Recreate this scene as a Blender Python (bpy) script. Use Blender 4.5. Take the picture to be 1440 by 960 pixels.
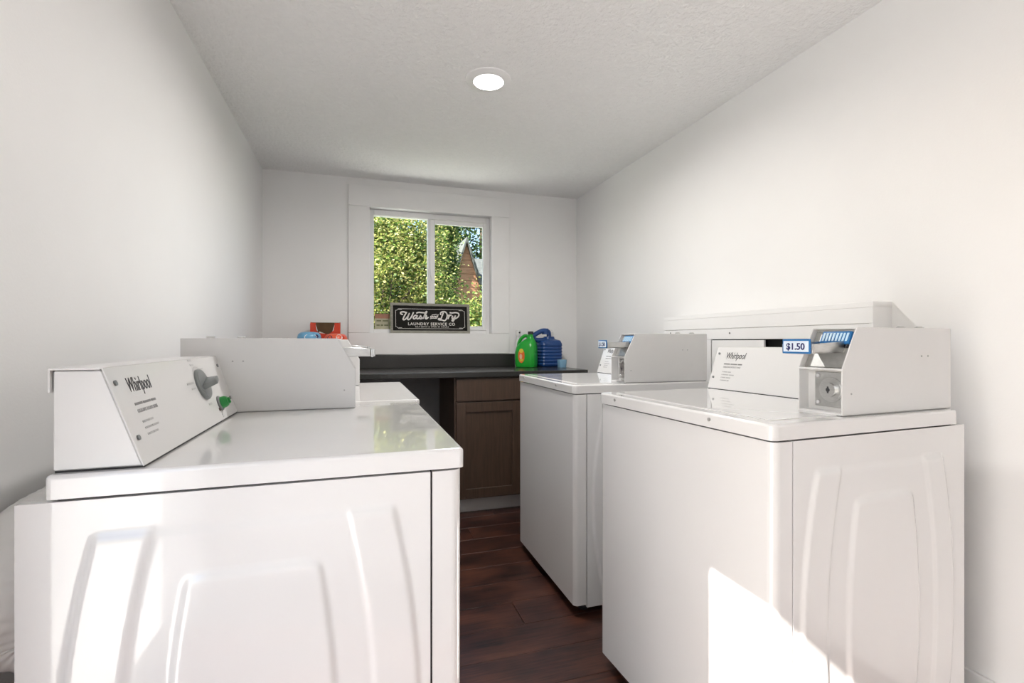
import bpy, bmesh, math, random
import numpy as np
from mathutils import Vector, Matrix

for o in list(bpy.data.objects):
    bpy.data.objects.remove(o, do_unlink=True)
scene = bpy.context.scene
COL = scene.collection
R = math.radians
random.seed(7)

# ------------------------------------------------------------------ camera
cd = bpy.data.cameras.new('camera')
cd.sensor_width = 36.0
cd.lens = 682.0 / 1440.0 * 36.0
cd.clip_start = 0.02
cd.clip_end = 200
cam = bpy.data.objects.new('camera', cd)
cam.location = (0, 0, 1.09)
cam.rotation_euler = (R(90), 0, R(-17.65))
COL.objects.link(cam)
scene.camera = cam

# ------------------------------------------------------------------ world, sun, exposure
SUN_DIR = Vector((1.0, 0.35, -0.88)).normalized()
w = bpy.data.worlds.new('world')
scene.world = w
w.use_nodes = True
nt = w.node_tree
bg = nt.nodes['Background']
sky = nt.nodes.new('ShaderNodeTexSky')
sky.sky_type = 'NISHITA'
sky.sun_disc = False
sky.sun_elevation = R(39.7)
sky.sun_rotation = R(251)
sky.air_density = 1.0
sky.dust_density = 1.5
sky.ozone_density = 1.0
nt.links.new(sky.outputs[0], bg.inputs[0])
bg.inputs[1].default_value = 0.37

sd = bpy.data.lights.new('sun', 'SUN')
sd.energy = 23.0
sd.angle = R(0.6)
sd.color = (1.0, 0.955, 0.89)
sun = bpy.data.objects.new('sun', sd)
sun.rotation_euler = SUN_DIR.to_track_quat('-Z', 'Y').to_euler()
sun.location = (-6, -3, 7)
COL.objects.link(sun)

vs = scene.view_settings
vs.view_transform = 'Standard'
vs.look = 'None'
vs.gamma = 1.0
vs.use_curve_mapping = False
vs.exposure = 0.48

# ------------------------------------------------------------------ materials
MATS = {}

def mat(name, col, rough=0.5, metal=0.0, noise=0.0, nscale=20.0, bump=0.0, bscale=200.0,
        spec=0.5, coat=0.0, trans=0.0, emit=0.0, stretch=None, col2=None, detail=4.0, bdist=0.002):
    if name in MATS:
        return MATS[name]
    m = bpy.data.materials.new(name)
    m.use_nodes = True
    n = m.node_tree.nodes
    l = m.node_tree.links
    b = n['Principled BSDF']
    b.inputs['Roughness'].default_value = rough
    b.inputs['Metallic'].default_value = metal
    b.inputs['Specular IOR Level'].default_value = spec
    b.inputs['Coat Weight'].default_value = coat
    b.inputs['Coat Roughness'].default_value = 0.03
    b.inputs['Transmission Weight'].default_value = trans
    if emit:
        b.inputs['Emission Color'].default_value = (*col, 1)
        b.inputs['Emission Strength'].default_value = emit
    tc = n.new('ShaderNodeTexCoord')
    src = tc.outputs['Object']
    if stretch:
        mp = n.new('ShaderNodeMapping')
        mp.inputs['Scale'].default_value = stretch
        l.new(src, mp.inputs[0])
        src = mp.outputs[0]
    tx = n.new('ShaderNodeTexNoise')
    tx.inputs['Scale'].default_value = nscale
    tx.inputs['Detail'].default_value = detail
    l.new(src, tx.inputs['Vector'])
    rp = n.new('ShaderNodeValToRGB')
    c2 = col2 if col2 else tuple(max(0, c * (1 - noise)) for c in col)
    rp.color_ramp.elements[0].position = 0.3
    rp.color_ramp.elements[0].color = (*c2, 1)
    rp.color_ramp.elements[1].position = 0.7
    rp.color_ramp.elements[1].color = (*col, 1)
    l.new(tx.outputs[0], rp.inputs[0])
    l.new(rp.outputs[0], b.inputs['Base Color'])
    if bump:
        t2 = n.new('ShaderNodeTexNoise')
        t2.inputs['Scale'].default_value = bscale
        t2.inputs['Detail'].default_value = 3
        l.new(src, t2.inputs['Vector'])
        bp = n.new('ShaderNodeBump')
        bp.inputs['Strength'].default_value = bump
        bp.inputs['Distance'].default_value = bdist
        l.new(t2.outputs[0], bp.inputs['Height'])
        l.new(bp.outputs[0], b.inputs['Normal'])
    MATS[name] = m
    return m

M_WALL = mat('white_wall_paint', (0.90, 0.897, 0.893), 0.55, noise=0.02, nscale=3, bump=0.12, bscale=160)
M_CEIL = mat('textured_ceiling_paint', (0.93, 0.927, 0.922), 0.7, noise=0.03, nscale=40, bump=0.8, bscale=60, bdist=0.010)
M_TRIM = mat('white_trim_paint', (0.90, 0.897, 0.893), 0.35, noise=0.02, nscale=6)
M_ENAMEL = mat('white_enamel', (0.78, 0.775, 0.77), 0.22, noise=0.015, nscale=4, coat=1.0)
M_ENAMEL2 = mat('white_powder_coat', (0.74, 0.735, 0.73), 0.28, noise=0.02, nscale=9, bump=0.05, bscale=500)
M_PLATE = mat('console_face_print', (0.76, 0.757, 0.752), 0.14, noise=0.01, nscale=4)
M_DARK = mat('dark_gap', (0.03, 0.03, 0.03), 0.7)
M_BLACK = mat('black_rubber', (0.02, 0.02, 0.02), 0.5)
M_INK = mat('black_ink', (0.03, 0.03, 0.035), 0.5)
M_GREYINK = mat('grey_ink', (0.22, 0.22, 0.22), 0.5)
M_LIGHTINK = mat('light_grey_ink', (0.42, 0.42, 0.42), 0.5)
M_PALEINK = mat('pale_grey_ink', (0.62, 0.62, 0.62), 0.5)
M_STEEL = mat('brushed_steel', (0.62, 0.62, 0.61), 0.28, metal=1.0, noise=0.15, nscale=60, stretch=(1, 1, 12))
M_CHROME = mat('chrome', (0.75, 0.75, 0.76), 0.12, metal=1.0)
M_ZINC = mat('dull_zinc', (0.50, 0.50, 0.49), 0.42, metal=0.7, noise=0.15, nscale=80)
M_KNOB = mat('grey_knob_plastic', (0.20, 0.215, 0.215), 0.35)
M_GREENB = mat('green_button_plastic', (0.01, 0.22, 0.04), 0.3)
M_BLUEP = mat('blue_coin_plastic', (0.02, 0.16, 0.42), 0.3)
M_PALEB = mat('pale_blue_plastic', (0.45, 0.65, 0.80), 0.3)
M_TAGW = mat('price_tag_white', (0.72, 0.80, 0.88), 0.35)
M_COUNTER = mat('black_laminate', (0.042, 0.041, 0.038), 0.25, col2=(0.024, 0.024, 0.023), nscale=180, spec=0.45)
M_CAB = mat('brown_cabinet_wood', (0.080, 0.048, 0.031), 0.45, col2=(0.058, 0.034, 0.022), nscale=7, stretch=(14, 14, 1.0), bump=0.05, bscale=60)
M_CABIN = mat('cabinet_inside', (0.05, 0.035, 0.025), 0.7)
M_KICK = mat('toe_kick_vinyl', (0.62, 0.61, 0.60), 0.5)
M_KNEE = mat('knee_panel_dark_grey', (0.24, 0.243, 0.25), 0.6, noise=0.1)
M_VINYL = mat('white_window_vinyl', (0.86, 0.86, 0.86), 0.3)
M_CONC = mat('pale_concrete', (0.66, 0.65, 0.62), 0.85, noise=0.2, nscale=6, bump=0.2)
M_GRASS = mat('lawn', (0.10, 0.16, 0.035), 0.9, noise=0.5, nscale=15, bump=0.5)
M_BARK = mat('bark', (0.10, 0.07, 0.05), 0.9, noise=0.5, nscale=30, bump=0.6, bscale=60)
M_SIDING = mat('orange_brown_siding', (0.46, 0.22, 0.12), 0.7, noise=0.35, nscale=5, stretch=(1, 1, 8))
M_SHINGLE = mat('grey_shingle', (0.085, 0.09, 0.085), 0.95, noise=0.4, nscale=9)
M_SIGNBLK = mat('sign_black', (0.014, 0.013, 0.011), 0.7, noise=0.3, nscale=40, spec=0.2)
M_SIGNWHT = mat('sign_white', (0.78, 0.76, 0.72), 0.6)
M_SIGNFRM = mat('weathered_grey_wood', (0.36, 0.35, 0.30), 0.7, noise=0.35, nscale=30, stretch=(1, 8, 8), bump=0.2)
M_JUGG = mat('green_jug_plastic', (0.01, 0.36, 0.03), 0.28)
M_JUGB = mat('blue_jug_plastic', (0.010, 0.055, 0.21), 0.3)
M_WHITEP = mat('white_plastic', (0.80, 0.80, 0.79), 0.3)
M_YEL = mat('label_yellow', (0.75, 0.55, 0.05), 0.45)
M_ORG = mat('label_orange', (0.80, 0.16, 0.02), 0.45)
M_RED = mat('red_carton', (0.62, 0.045, 0.012), 0.4)
M_KRAFT = mat('brown_card', (0.14, 0.085, 0.04), 0.8, noise=0.15)
M_LBLUE = mat('light_blue_plastic', (0.16, 0.42, 0.66), 0.3)
M_CORAL = mat('coral_plastic', (0.80, 0.13, 0.06), 0.3)
M_NAVY = mat('navy_print', (0.02, 0.02, 0.10), 0.4)
M_DUCT = mat('white_duct_vinyl', (0.80, 0.80, 0.79), 0.4)
M_LAMP = mat('lamp_diffuser', (1.0, 0.96, 0.90), 0.5, emit=4.0)
M_STICK = mat('faded_sticker', (0.50, 0.47, 0.33), 0.6, noise=0.2, nscale=30)
M_STICKR = mat('faded_sticker_red', (0.42, 0.20, 0.13), 0.6, noise=0.2, nscale=30)
M_CUP = mat('clear_blue_plastic', (0.45, 0.72, 0.90), 0.15, trans=0.6)


def glass_mat():
    m = bpy.data.materials.new('window_glass')
    m.use_nodes = True
    n = m.node_tree.nodes
    l = m.node_tree.links
    n.remove(n['Principled BSDF'])
    out = n['Material Output']
    tr = n.new('ShaderNodeBsdfTransparent')
    tr.inputs[0].default_value = (0.93, 0.95, 0.94, 1)
    gl = n.new('ShaderNodeBsdfGlossy')
    gl.inputs['Roughness'].default_value = 0.01
    fr = n.new('ShaderNodeFresnel')
    fr.inputs[0].default_value = 1.08
    mx = n.new('ShaderNodeMixShader')
    l.new(fr.outputs[0], mx.inputs[0])
    l.new(tr.outputs[0], mx.inputs[1])
    l.new(gl.outputs[0], mx.inputs[2])
    l.new(mx.outputs[0], out.inputs[0])
    return m


M_GLASS = glass_mat()


def plank_mat():
    m = bpy.data.materials.new('dark_red_brown_planks')
    m.use_nodes = True
    n = m.node_tree.nodes
    l = m.node_tree.links
    b = n['Principled BSDF']
    tc = n.new('ShaderNodeTexCoord')
    oi = n.new('ShaderNodeObjectInfo')
    ml = n.new('ShaderNodeMath')
    ml.operation = 'MULTIPLY'
    ml.inputs[1].default_value = 40
    l.new(oi.outputs['Random'], ml.inputs[0])
    ad = n.new('ShaderNodeVectorMath')
    ad.operation = 'ADD'
    l.new(tc.outputs['Object'], ad.inputs[0])
    l.new(ml.outputs[0], ad.inputs[1])
    mp = n.new('ShaderNodeMapping')
    mp.inputs['Scale'].default_value = (2.2, 34, 1)
    l.new(ad.outputs[0], mp.inputs[0])
    t1 = n.new('ShaderNodeTexNoise')
    t1.inputs['Scale'].default_value = 3.0
    t1.inputs['Detail'].default_value = 8
    t1.inputs['Roughness'].default_value = 0.65
    l.new(mp.outputs[0], t1.inputs[0])
    mp2 = n.new('ShaderNodeMapping')
    mp2.inputs['Scale'].default_value = (3, 6, 1)
    l.new(ad.outputs[0], mp2.inputs[0])
    t2 = n.new('ShaderNodeTexNoise')
    t2.inputs['Scale'].default_value = 1.6
    t2.inputs['Detail'].default_value = 2
    l.new(mp2.outputs[0], t2.inputs[0])
    mm = n.new('ShaderNodeMath')
    mm.operation = 'ADD'
    l.new(t1.outputs[0], mm.inputs[0])
    l.new(t2.outputs[0], mm.inputs[1])
    hf = n.new('ShaderNodeMath')
    hf.operation = 'MULTIPLY'
    hf.inputs[1].default_value = 0.5
    l.new(mm.outputs[0], hf.inputs[0])
    rp = n.new('ShaderNodeValToRGB')
    e = rp.color_ramp.elements
    e[0].position = 0.34
    e[0].color = (0.007, 0.004, 0.004, 1)
    e[1].position = 0.66
    e[1].color = (0.105, 0.038, 0.022, 1)
    x = e.new(0.5)
    x.color = (0.048, 0.018, 0.013, 1)
    l.new(hf.outputs[0], rp.inputs[0])
    l.new(rp.outputs[0], b.inputs['Base Color'])
    b.inputs['Roughness'].default_value = 0.34
    bp = n.new('ShaderNodeBump')
    bp.inputs['Strength'].default_value = 0.15
    bp.inputs['Distance'].default_value = 0.002
    l.new(t1.outputs[0], bp.inputs['Height'])
    l.new(bp.outputs[0], b.inputs['Normal'])
    return m


M_PLANK = plank_mat()


def leaf_mat():
    m = bpy.data.materials.new('leaves')
    m.use_nodes = True
    n = m.node_tree.nodes
    l = m.node_tree.links
    b = n['Principled BSDF']
    at = n.new('ShaderNodeAttribute')
    at.attribute_name = 'leafcol'
    l.new(at.outputs['Color'], b.inputs['Base Color'])
    b.inputs['Roughness'].default_value = 0.5
    b.inputs['Specular IOR Level'].default_value = 0.25
    tr = n.new('ShaderNodeBsdfTranslucent')
    l.new(at.outputs['Color'], tr.inputs[0])
    mx = n.new('ShaderNodeMixShader')
    mx.inputs[0].default_value = 0.35
    l.new(b.outputs[0], mx.inputs[1])
    l.new(tr.outputs[0], mx.inputs[2])
    l.new(mx.outputs[0], n['Material Output'].inputs[0])
    return m


M_LEAF = leaf_mat()

# ------------------------------------------------------------------ helpers


def link(name, me, m, parent=None, loc=None, smooth=False):
    o = bpy.data.objects.new(name, me)
    if m is not None and len(me.materials) == 0:
        me.materials.append(m)
    COL.objects.link(o)
    if parent is not None:
        o.parent = parent
    if loc is not None:
        o.location = loc
    if smooth:
        me.polygons.foreach_set('use_smooth', [True] * len(me.polygons))
        me.set_sharp_from_angle(angle=R(35))
        for p in me.polygons:            # large flat faces stay flat, so that they mirror truly
            if p.area > 0.003:
                p.use_smooth = False
    return o


def fin(name, bm, m, parent=None, loc=None, smooth=False):
    bmesh.ops.recalc_face_normals(bm, faces=bm.faces)
    me = bpy.data.meshes.new(name)
    bm.to_mesh(me)
    bm.free()
    return link(name, me, m, parent, loc, smooth)


def empty(name, loc=(0, 0, 0), rz=0.0):
    o = bpy.data.objects.new(name, None)
    o.empty_display_size = 0.1
    o.location = loc
    o.rotation_euler = (0, 0, rz)
    COL.objects.link(o)
    return o


def tag(o, label, cat, group=None, kind=None):
    o['label'] = label
    o['category'] = cat
    if group:
        o['group'] = group
    if kind:
        o['kind'] = kind
    return o


def struct(o):
    o['kind'] = 'structure'
    return o


def bx(bm, x0, x1, y0, y1, z0, z1, bev=0.0, seg=2, M=None):
    c = Matrix.Translation(((x0 + x1) / 2, (y0 + y1) / 2, (z0 + z1) / 2)) @ Matrix.Diagonal((abs(x1 - x0), abs(y1 - y0), abs(z1 - z0), 1))
    if M is not None:
        c = M @ c
    r = bmesh.ops.create_cube(bm, size=1.0, matrix=c)
    vs_ = r['verts']
    if bev > 0:
        es = set()
        for v in vs_:
            es.update(v.link_edges)
        bmesh.ops.bevel(bm, geom=list(es), offset=bev, segments=seg, profile=0.5, affect='EDGES', clamp_overlap=True)


def box(name, x0, x1, y0, y1, z0, z1, m, parent=None, bev=0.0, seg=2, M=None):
    bm = bmesh.new()
    bx(bm, x0, x1, y0, y1, z0, z1, bev, seg, M)
    return fin(name, bm, m, parent, smooth=bev > 0)


def prism(bm, pts, axis, a, b, bev=0.0, seg=2):
    """pts: 2D profile; axis 'y': (x,z) extruded in y; 'z': (x,y) in z; 'x': (y,z) in x"""
    def mk(p, t):
        return {'y': (p[0], t, p[1]), 'z': (p[0], p[1], t), 'x': (t, p[0], p[1])}[axis]
    va = [bm.verts.new(mk(p, a)) for p in pts]
    vb = [bm.verts.new(mk(p, b)) for p in pts]
    n = len(pts)
    fs = [bm.faces.new(va), bm.faces.new(vb[::-1])]
    for i in range(n):
        fs.append(bm.faces.new((va[i], vb[i], vb[(i + 1) % n], va[(i + 1) % n])))
    if bev > 0:
        es = set()
        for f in fs:
            es.update(f.edges)
        bmesh.ops.bevel(bm, geom=list(es), offset=bev, segments=seg, profile=0.5, affect='EDGES', clamp_overlap=True)


def cyl(bm, p0, p1, r0, r1=None, seg=20):
    p0, p1 = Vector(p0), Vector(p1)
    r1 = r0 if r1 is None else r1
    d = p1 - p0
    q = d.to_track_quat('Z', 'Y').to_matrix().to_4x4()
    bmesh.ops.create_cone(bm, cap_ends=True, segments=seg, radius1=r0, radius2=r1, depth=d.length,
                          matrix=Matrix.Translation((p0 + p1) / 2) @ q)


def lathe(bm, prof, seg=32, c=(0, 0, 0)):
    rings = []
    for r, z in prof:
        if r < 1e-6:
            rings.append([bm.verts.new((c[0], c[1], c[2] + z))])
        else:
            rings.append([bm.verts.new((c[0] + r * math.cos(2 * math.pi * i / seg), c[1] + r * math.sin(2 * math.pi * i / seg), c[2] + z)) for i in range(seg)])
    for a, b in zip(rings, rings[1:]):
        for i in range(seg):
            j = (i + 1) % seg
            if len(a) == 1 and len(b) == 1:
                continue
            if len(a) == 1:
                bm.faces.new((a[0], b[i], b[j]))
            elif len(b) == 1:
                bm.faces.new((a[i], a[j], b[0]))
            else:
                bm.faces.new((a[i], a[j], b[j], b[i]))


def loft(bm, secs, seg=36, cap=True):
    """secs: (cx, cy, z, half_x, half_y, power)"""
    rings = []
    for cx, cy, z, hx, hy, p in secs:
        rg = []
        for i in range(seg):
            t = 2 * math.pi * i / seg
            c, s = math.cos(t), math.sin(t)
            rg.append(bm.verts.new((cx + hx * math.copysign(abs(c) ** (2 / p), c), cy + hy * math.copysign(abs(s) ** (2 / p), s), z)))
        rings.append(rg)
    for a, b in zip(rings, rings[1:]):
        for i in range(seg):
            j = (i + 1) % seg
            bm.faces.new((a[i], a[j], b[j], b[i]))
    if cap:
        bm.faces.new(rings[0][::-1])
        bm.faces.new(rings[-1])


def catmull(pts, n=8):
    P = [Vector(p) for p in pts]
    P = [2 * P[0] - P[1]] + P + [2 * P[-1] - P[-2]]
    out = []
    for i in range(1, len(P) - 2):
        for k in range(n):
            t = k / n
            a, b, c, d = P[i - 1], P[i], P[i + 1], P[i + 2]
            out.append(0.5 * ((2 * b) + (c - a) * t + (2 * a - 5 * b + 4 * c - d) * t * t + (-a + 3 * b - 3 * c + d) * t ** 3))
    out.append(P[-2])
    return out


def tube(bm, pts, r, seg=12, n=8, squash=None):
    c = catmull(pts, n)
    rings = []
    up = Vector((0.123, 0.9, 0.31)).normalized()
    for i, p in enumerate(c):
        d = (c[min(i + 1, len(c) - 1)] - c[max(i - 1, 0)]).normalized()
        a = d.cross(up).normalized()
        b = d.cross(a).normalized()
        up = -b if (-b).dot(up) > 0 else b
        rr = r(i / (len(c) - 1)) if callable(r) else r
        rings.append([bm.verts.new(p + rr * (math.cos(2 * math.pi * k / seg) * a + math.sin(2 * math.pi * k / seg) * b)) for k in range(seg)])
    for a, b in zip(rings, rings[1:]):
        for k in range(seg):
            j = (k + 1) % seg
            bm.faces.new((a[k], a[j], b[j], b[k]))
    bm.faces.new(rings[0][::-1])
    bm.faces.new(rings[-1])


def text(name, s, size, M, m, parent, shear=0.0, bold=0.0, align='LEFT', spacing=1.0, sx=1.0, ext=0.0003):
    cu = bpy.data.curves.new(name, 'FONT')
    cu.body = s
    cu.size = size
    cu.shear = shear
    cu.offset = bold
    cu.extrude = ext
    cu.align_x = align
    cu.space_character = spacing
    cu.resolution_u = 3
    t = bpy.data.objects.new(name + '_curve', cu)
    me = bpy.data.meshes.new_from_object(t)
    bpy.data.objects.remove(t)
    bpy.data.curves.remove(cu)
    me.transform(M @ Matrix.Diagonal((sx, 1, 1, 1)))
    me.name = name
    return link(name, me, m, parent)


def ribbon(bm, pts, w, M, n=7):
    c = catmull([(p[0], p[1], 0) for p in pts], n)
    L, Rr = [], []
    for i, p in enumerate(c):
        d = (c[min(i + 1, len(c) - 1)] - c[max(i - 1, 0)])
        if d.length < 1e-9:
            d = Vector((1, 0, 0))
        d.normalize()
        nn = Vector((-d.y, d.x, 0)) * w / 2
        L.append(bm.verts.new(M @ (p + nn)))
        Rr.append(bm.verts.new(M @ (p - nn)))
    for i in range(len(c) - 1):
        bm.faces.new((L[i], Rr[i], Rr[i + 1], L[i + 1]))


def face_frame(origin, xdir, ydir):
    x = Vector(xdir).normalized()
    y = Vector(ydir).normalized()
    z = x.cross(y).normalized()
    m = Matrix.Identity(4)
    for i in range(3):
        m[i][0], m[i][1], m[i][2], m[i][3] = x[i], y[i], z[i], origin[i]
    return m


# ------------------------------------------------------------------ room shell
XL, XR, YB, YF, ZC = -0.605, 1.688, 3.58, -0.75, 2.24
T = 0.12
DY0, DY1, DZ = -0.52, 0.478, 1.888          # doorway in the left wall, behind the photographer
WX0, WX1, WZ0, WZ1 = 0.081, 0.972, 1.150, 2.042   # window opening


def wall_with_hole(name, boxes, m):
    bm = bmesh.new()
    for b in boxes:
        bx(bm, *b)
    return struct(fin(name, bm, m))


wall_with_hole('wall_left', [(XL - T, XL, YF - T, DY0, 0, ZC), (XL - T, XL, DY1, YB + T, 0, ZC), (XL - T, XL, DY0, DY1, DZ, ZC)], M_WALL)
wall_with_hole('wall_right', [(XR, XR + T, YF - T, YB + T, 0, ZC)], M_WALL)
wall_with_hole('wall_front', [(XL, XR, YF - T, YF, 0, ZC)], M_WALL)
wall_with_hole('wall_back', [(XL, WX0, YB, YB + T, 0, ZC), (WX1, XR, YB, YB + T, 0, ZC),
                             (WX0, WX1, YB, YB + T, 0, WZ0), (WX0, WX1, YB, YB + T, WZ1, ZC)], M_WALL)
wall_with_hole('ceiling', [(XL - T, XR + T, YF - T, YB + T, ZC, ZC + 0.16)], M_CEIL)

# floor: sub-floor with loose-laid planks
floor = struct(box('floor', XL - T, XR + T, YF - T, YB + T, -0.10, -0.012, M_DARK))
PW, PL = 0.168, 1.22
bmp = bmesh.new()
bx(bmp, 0.0008, PL - 0.0008, 0.0008, PW - 0.0008, -0.012, 0.0, bev=0.0012, seg=1)
plank_me = None
rows = int((YB - YF) / PW) + 1
for r_ in range(rows):
    y = YF + r_ * PW
    off = [0.0, 0.47, 0.83, 0.25, 0.65][r_ % 5] * PL
    x = XL - off
    while x < XR:
        a, b = max(x, XL), min(x + PL, XR)
        yb = min(y + PW, YB)
        if b - a > 0.04:
            if abs((b - a) - PL) < 1e-4 and yb == y + PW and plank_me:
                link('plank', plank_me, M_PLANK, floor, (a, y, 0))
            else:
                bm = bmesh.new()
                bx(bm, 0.0008, b - a - 0.0008, 0.0008, yb - y - 0.0008, -0.012, 0.0, bev=0.0012, seg=1)
                o = fin('plank', bm, M_PLANK, floor, (a, y, 0))
                if abs((b - a) - PL) < 1e-4 and yb == y + PW:
                    plank_me = o.data
        x += PL
bmp.free()

# baseboards
struct(box('baseboard_right', XR - 0.014, XR, YF, 1.14, 0, 0.145, M_TRIM, bev=0.003))
struct(box('baseboard_left', XL, XL + 0.014, DY1 + 0.09, YB, 0, 0.145, M_TRIM, bev=0.003))
struct(box('baseboard_back', XL + 0.014, 0.573, YB - 0.014, YB, 0, 0.145, M_TRIM, bev=0.003))

# door casing round the doorway (inside face)
bm = bmesh.new()
bx(bm, XL, XL + 0.016, DY1, DY1 + 0.085, 0, DZ + 0.085, 0.002)
bx(bm, XL, XL + 0.016, DY0 - 0.085, DY0, 0, DZ + 0.085, 0.002)
bx(bm, XL, XL + 0.016, DY0, DY1, DZ, DZ + 0.085, 0.002)
struct(fin('trim_1', bm, M_TRIM))

# window casing: flat boards
CX0, CX1, CZ0, CZ1 = -0.062, 1.112, 0.998, 2.186
tr = struct(empty('trim_2', ((CX0 + CX1) / 2, YB, CZ0)))
cw = 0.017


def tbox(name, *a, m=M_TRIM, parent=tr, bev=0.002):
    o = box(name, *a, m, None, bev)
    o.parent = parent
    o.matrix_parent_inverse = Matrix.Translation(parent.location).inverted()
    return o


tbox('board', CX0, CX1, YB - cw, YB, WZ1, CZ1)
tbox('board', CX0, CX1, YB - cw, YB, CZ0, WZ0)
tbox('board', CX0, WX0, YB - cw, YB, WZ0 + 0.001, WZ1 - 0.001)
tbox('board', WX1, CX1, YB - cw, YB, WZ0 + 0.001, WZ1 - 0.001)

# ------------------------------------------------------------------ window
win = struct(empty('window_1', ((WX0 + WX1) / 2, YB + 0.07, WZ0)))


def wpart(name, bm, m, parent=None):
    o = fin(name, bm, m, None, smooth=True)
    p = parent or win
    o.parent = p
    mw = Matrix.Translation(win.location)
    o.matrix_parent_inverse = mw.inverted()
    return o


y0, y1 = YB + 0.048, YB + 0.105
bm = bmesh.new()
bx(bm, WX0, WX0 + 0.030, y0, y1, WZ0, WZ1, 0.003)
bx(bm, WX1 - 0.030, WX1, y0, y1, WZ0, WZ1, 0.003)
bx(bm, WX0 + 0.03, WX1 - 0.03, y0, y1, WZ1 - 0.040, WZ1, 0.003)
bx(bm, WX0 + 0.03, WX1 - 0.03, y0, y1, WZ0, WZ0 + 0.030, 0.003)
bx(bm, 0.497, 0.527, y0 + 0.004, y1, WZ0 + 0.03, WZ1 - 0.04, 0.003)
wpart('window_frame', bm, M_VINYL)
bm = bmesh.new()   # sliding sash on the right
sx0, sx1, sz0, sz1 = 0.512, WX1 - 0.030, WZ0 + 0.026, WZ1 - 0.046
ys0, ys1 = y0 - 0.012, y0 + 0.018
for a in ((sx0, sx0 + 0.036, sz0, sz1), (sx1 - 0.026, sx1, sz0, sz1), (sx0 + 0.036, sx1 - 0.026, sz1 - 0.030, sz1), (sx0 + 0.036, sx1 - 0.026, sz0, sz0 + 0.030)):
    bx(bm, a[0], a[1], ys0, ys1, a[2], a[3], 0.003)
wpart('sash', bm, M_VINYL)
bm = bmesh.new()
bx(bm, sx0 + 0.006, sx0 + 0.022, ys0 - 0.012, ys0, 1.545, 1.60, 0.003)
bx(bm, sx0 + 0.002, sx0 + 0.014, ys0 - 0.02, ys0 - 0.008, 1.575, 1.615, 0.003)
wpart('latch', bm, M_VINYL)
bm = bmesh.new()
bx(bm, WX0 + 0.028, 0.499, y0 + 0.03, y0 + 0.034, WZ0 + 0.028, WZ1 - 0.038)
wpart('pane', bm, M_GLASS)
bm = bmesh.new()
bx(bm, sx0 + 0.034, sx1 - 0.024, ys0 + 0.013, ys0 + 0.017, sz0 + 0.028, sz1 - 0.028)
wpart('pane', bm, M_GLASS)

# faded sticker on the lower left of the glass
st = tag(empty('window_sticker', (0.118, y0 + 0.0295, 1.18)), 'small faded tan notice sticker at lower left of the window glass', 'sticker')
box('sticker_sheet', 0, 0.105, -0.0012, 0, 0, 0.112, M_STICK, st)
box('sticker_band', 0, 0.105, -0.0018, -0.0012, 0.078, 0.112, M_STICKR, st)
bm = bmesh.new()
for z, segs in ((0.056, ((0.012, 0.045), (0.055, 0.095))), (0.024, ((0.012, 0.035), (0.042, 0.060), (0.066, 0.096)))):
    for a, b in segs:
        bx(bm, a, b, -0.0018, -0.0012, z, z + 0.010)
fin('print_lines', bm, mat('sticker_print', (0.16, 0.17, 0.09), 0.6), st)['kind'] = 'stuff'

# ------------------------------------------------------------------ boxed pipe chase on the right wall
ch = tag(empty('pipe_chase', (1.602, 1.72, 0)), 'low white boxed pipe cover along right wall behind the washing machines', 'pipe cover')
CH0, CH1 = 1.150, 2.285


def chbox(name, x0, x1, ya, yb, z0, z1, m=M_TRIM, bev=0.0015):
    o = box(name, x0 - 1.602, x1 - 1.602, ya - 1.72, yb - 1.72, z0, z1, m, ch, bev)
    return o


chbox('top_board', 1.602, XR, CH0, CH1, 1.203, 1.222)
chbox('end_panel', 1.602, XR, CH0, CH0 + 0.014, 0, 1.203)
chbox('end_panel', 1.602, XR, CH1 - 0.014, CH1, 0, 1.203)
chbox('fascia_board', 1.6005, 1.6105, CH0 + 0.0001, CH1 - 0.0001, 1.150, 1.2025)
chbox('stile', 1.603, 1.614, 1.915, 1.965, 0, 1.0995)
chbox('rail', 1.603, 1.614, CH0 + 0.014, CH1 - 0.014, 1.1, 1.1495)
chbox('front_panel', 1.606, 1.616, 1.60, 1.911, 0, 1.096)
chbox('front_panel', 1.606, 1.616, 1.97, CH1 - 0.016, 0, 1.096)
chbox('front_panel', 1.606, 1.616, CH0 + 0.016, 1.435, 0, 1.096)
chbox('front_panel', 1.606, 1.616, 1.436, 1.596, 0, 1.066)
chbox('dark_backing', 1.66, 1.664, CH0 + 0.02, CH1 - 0.02, 0.2, 1.19, M_DARK, 0)  # dark sheet added behind the slot to darken its inside
for y, z in ((1.791, 1.128), (2.225, 1.135)):
    bm = bmesh.new()
    cyl(bm, (1.6035 - 1.602, y - 1.72, z), (1.601 - 1.602, y - 1.72, z), 0.004, seg=10)
    fin('screw_head', bm, M_GREYINK, ch)

# ------------------------------------------------------------------ ceiling downlights


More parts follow.
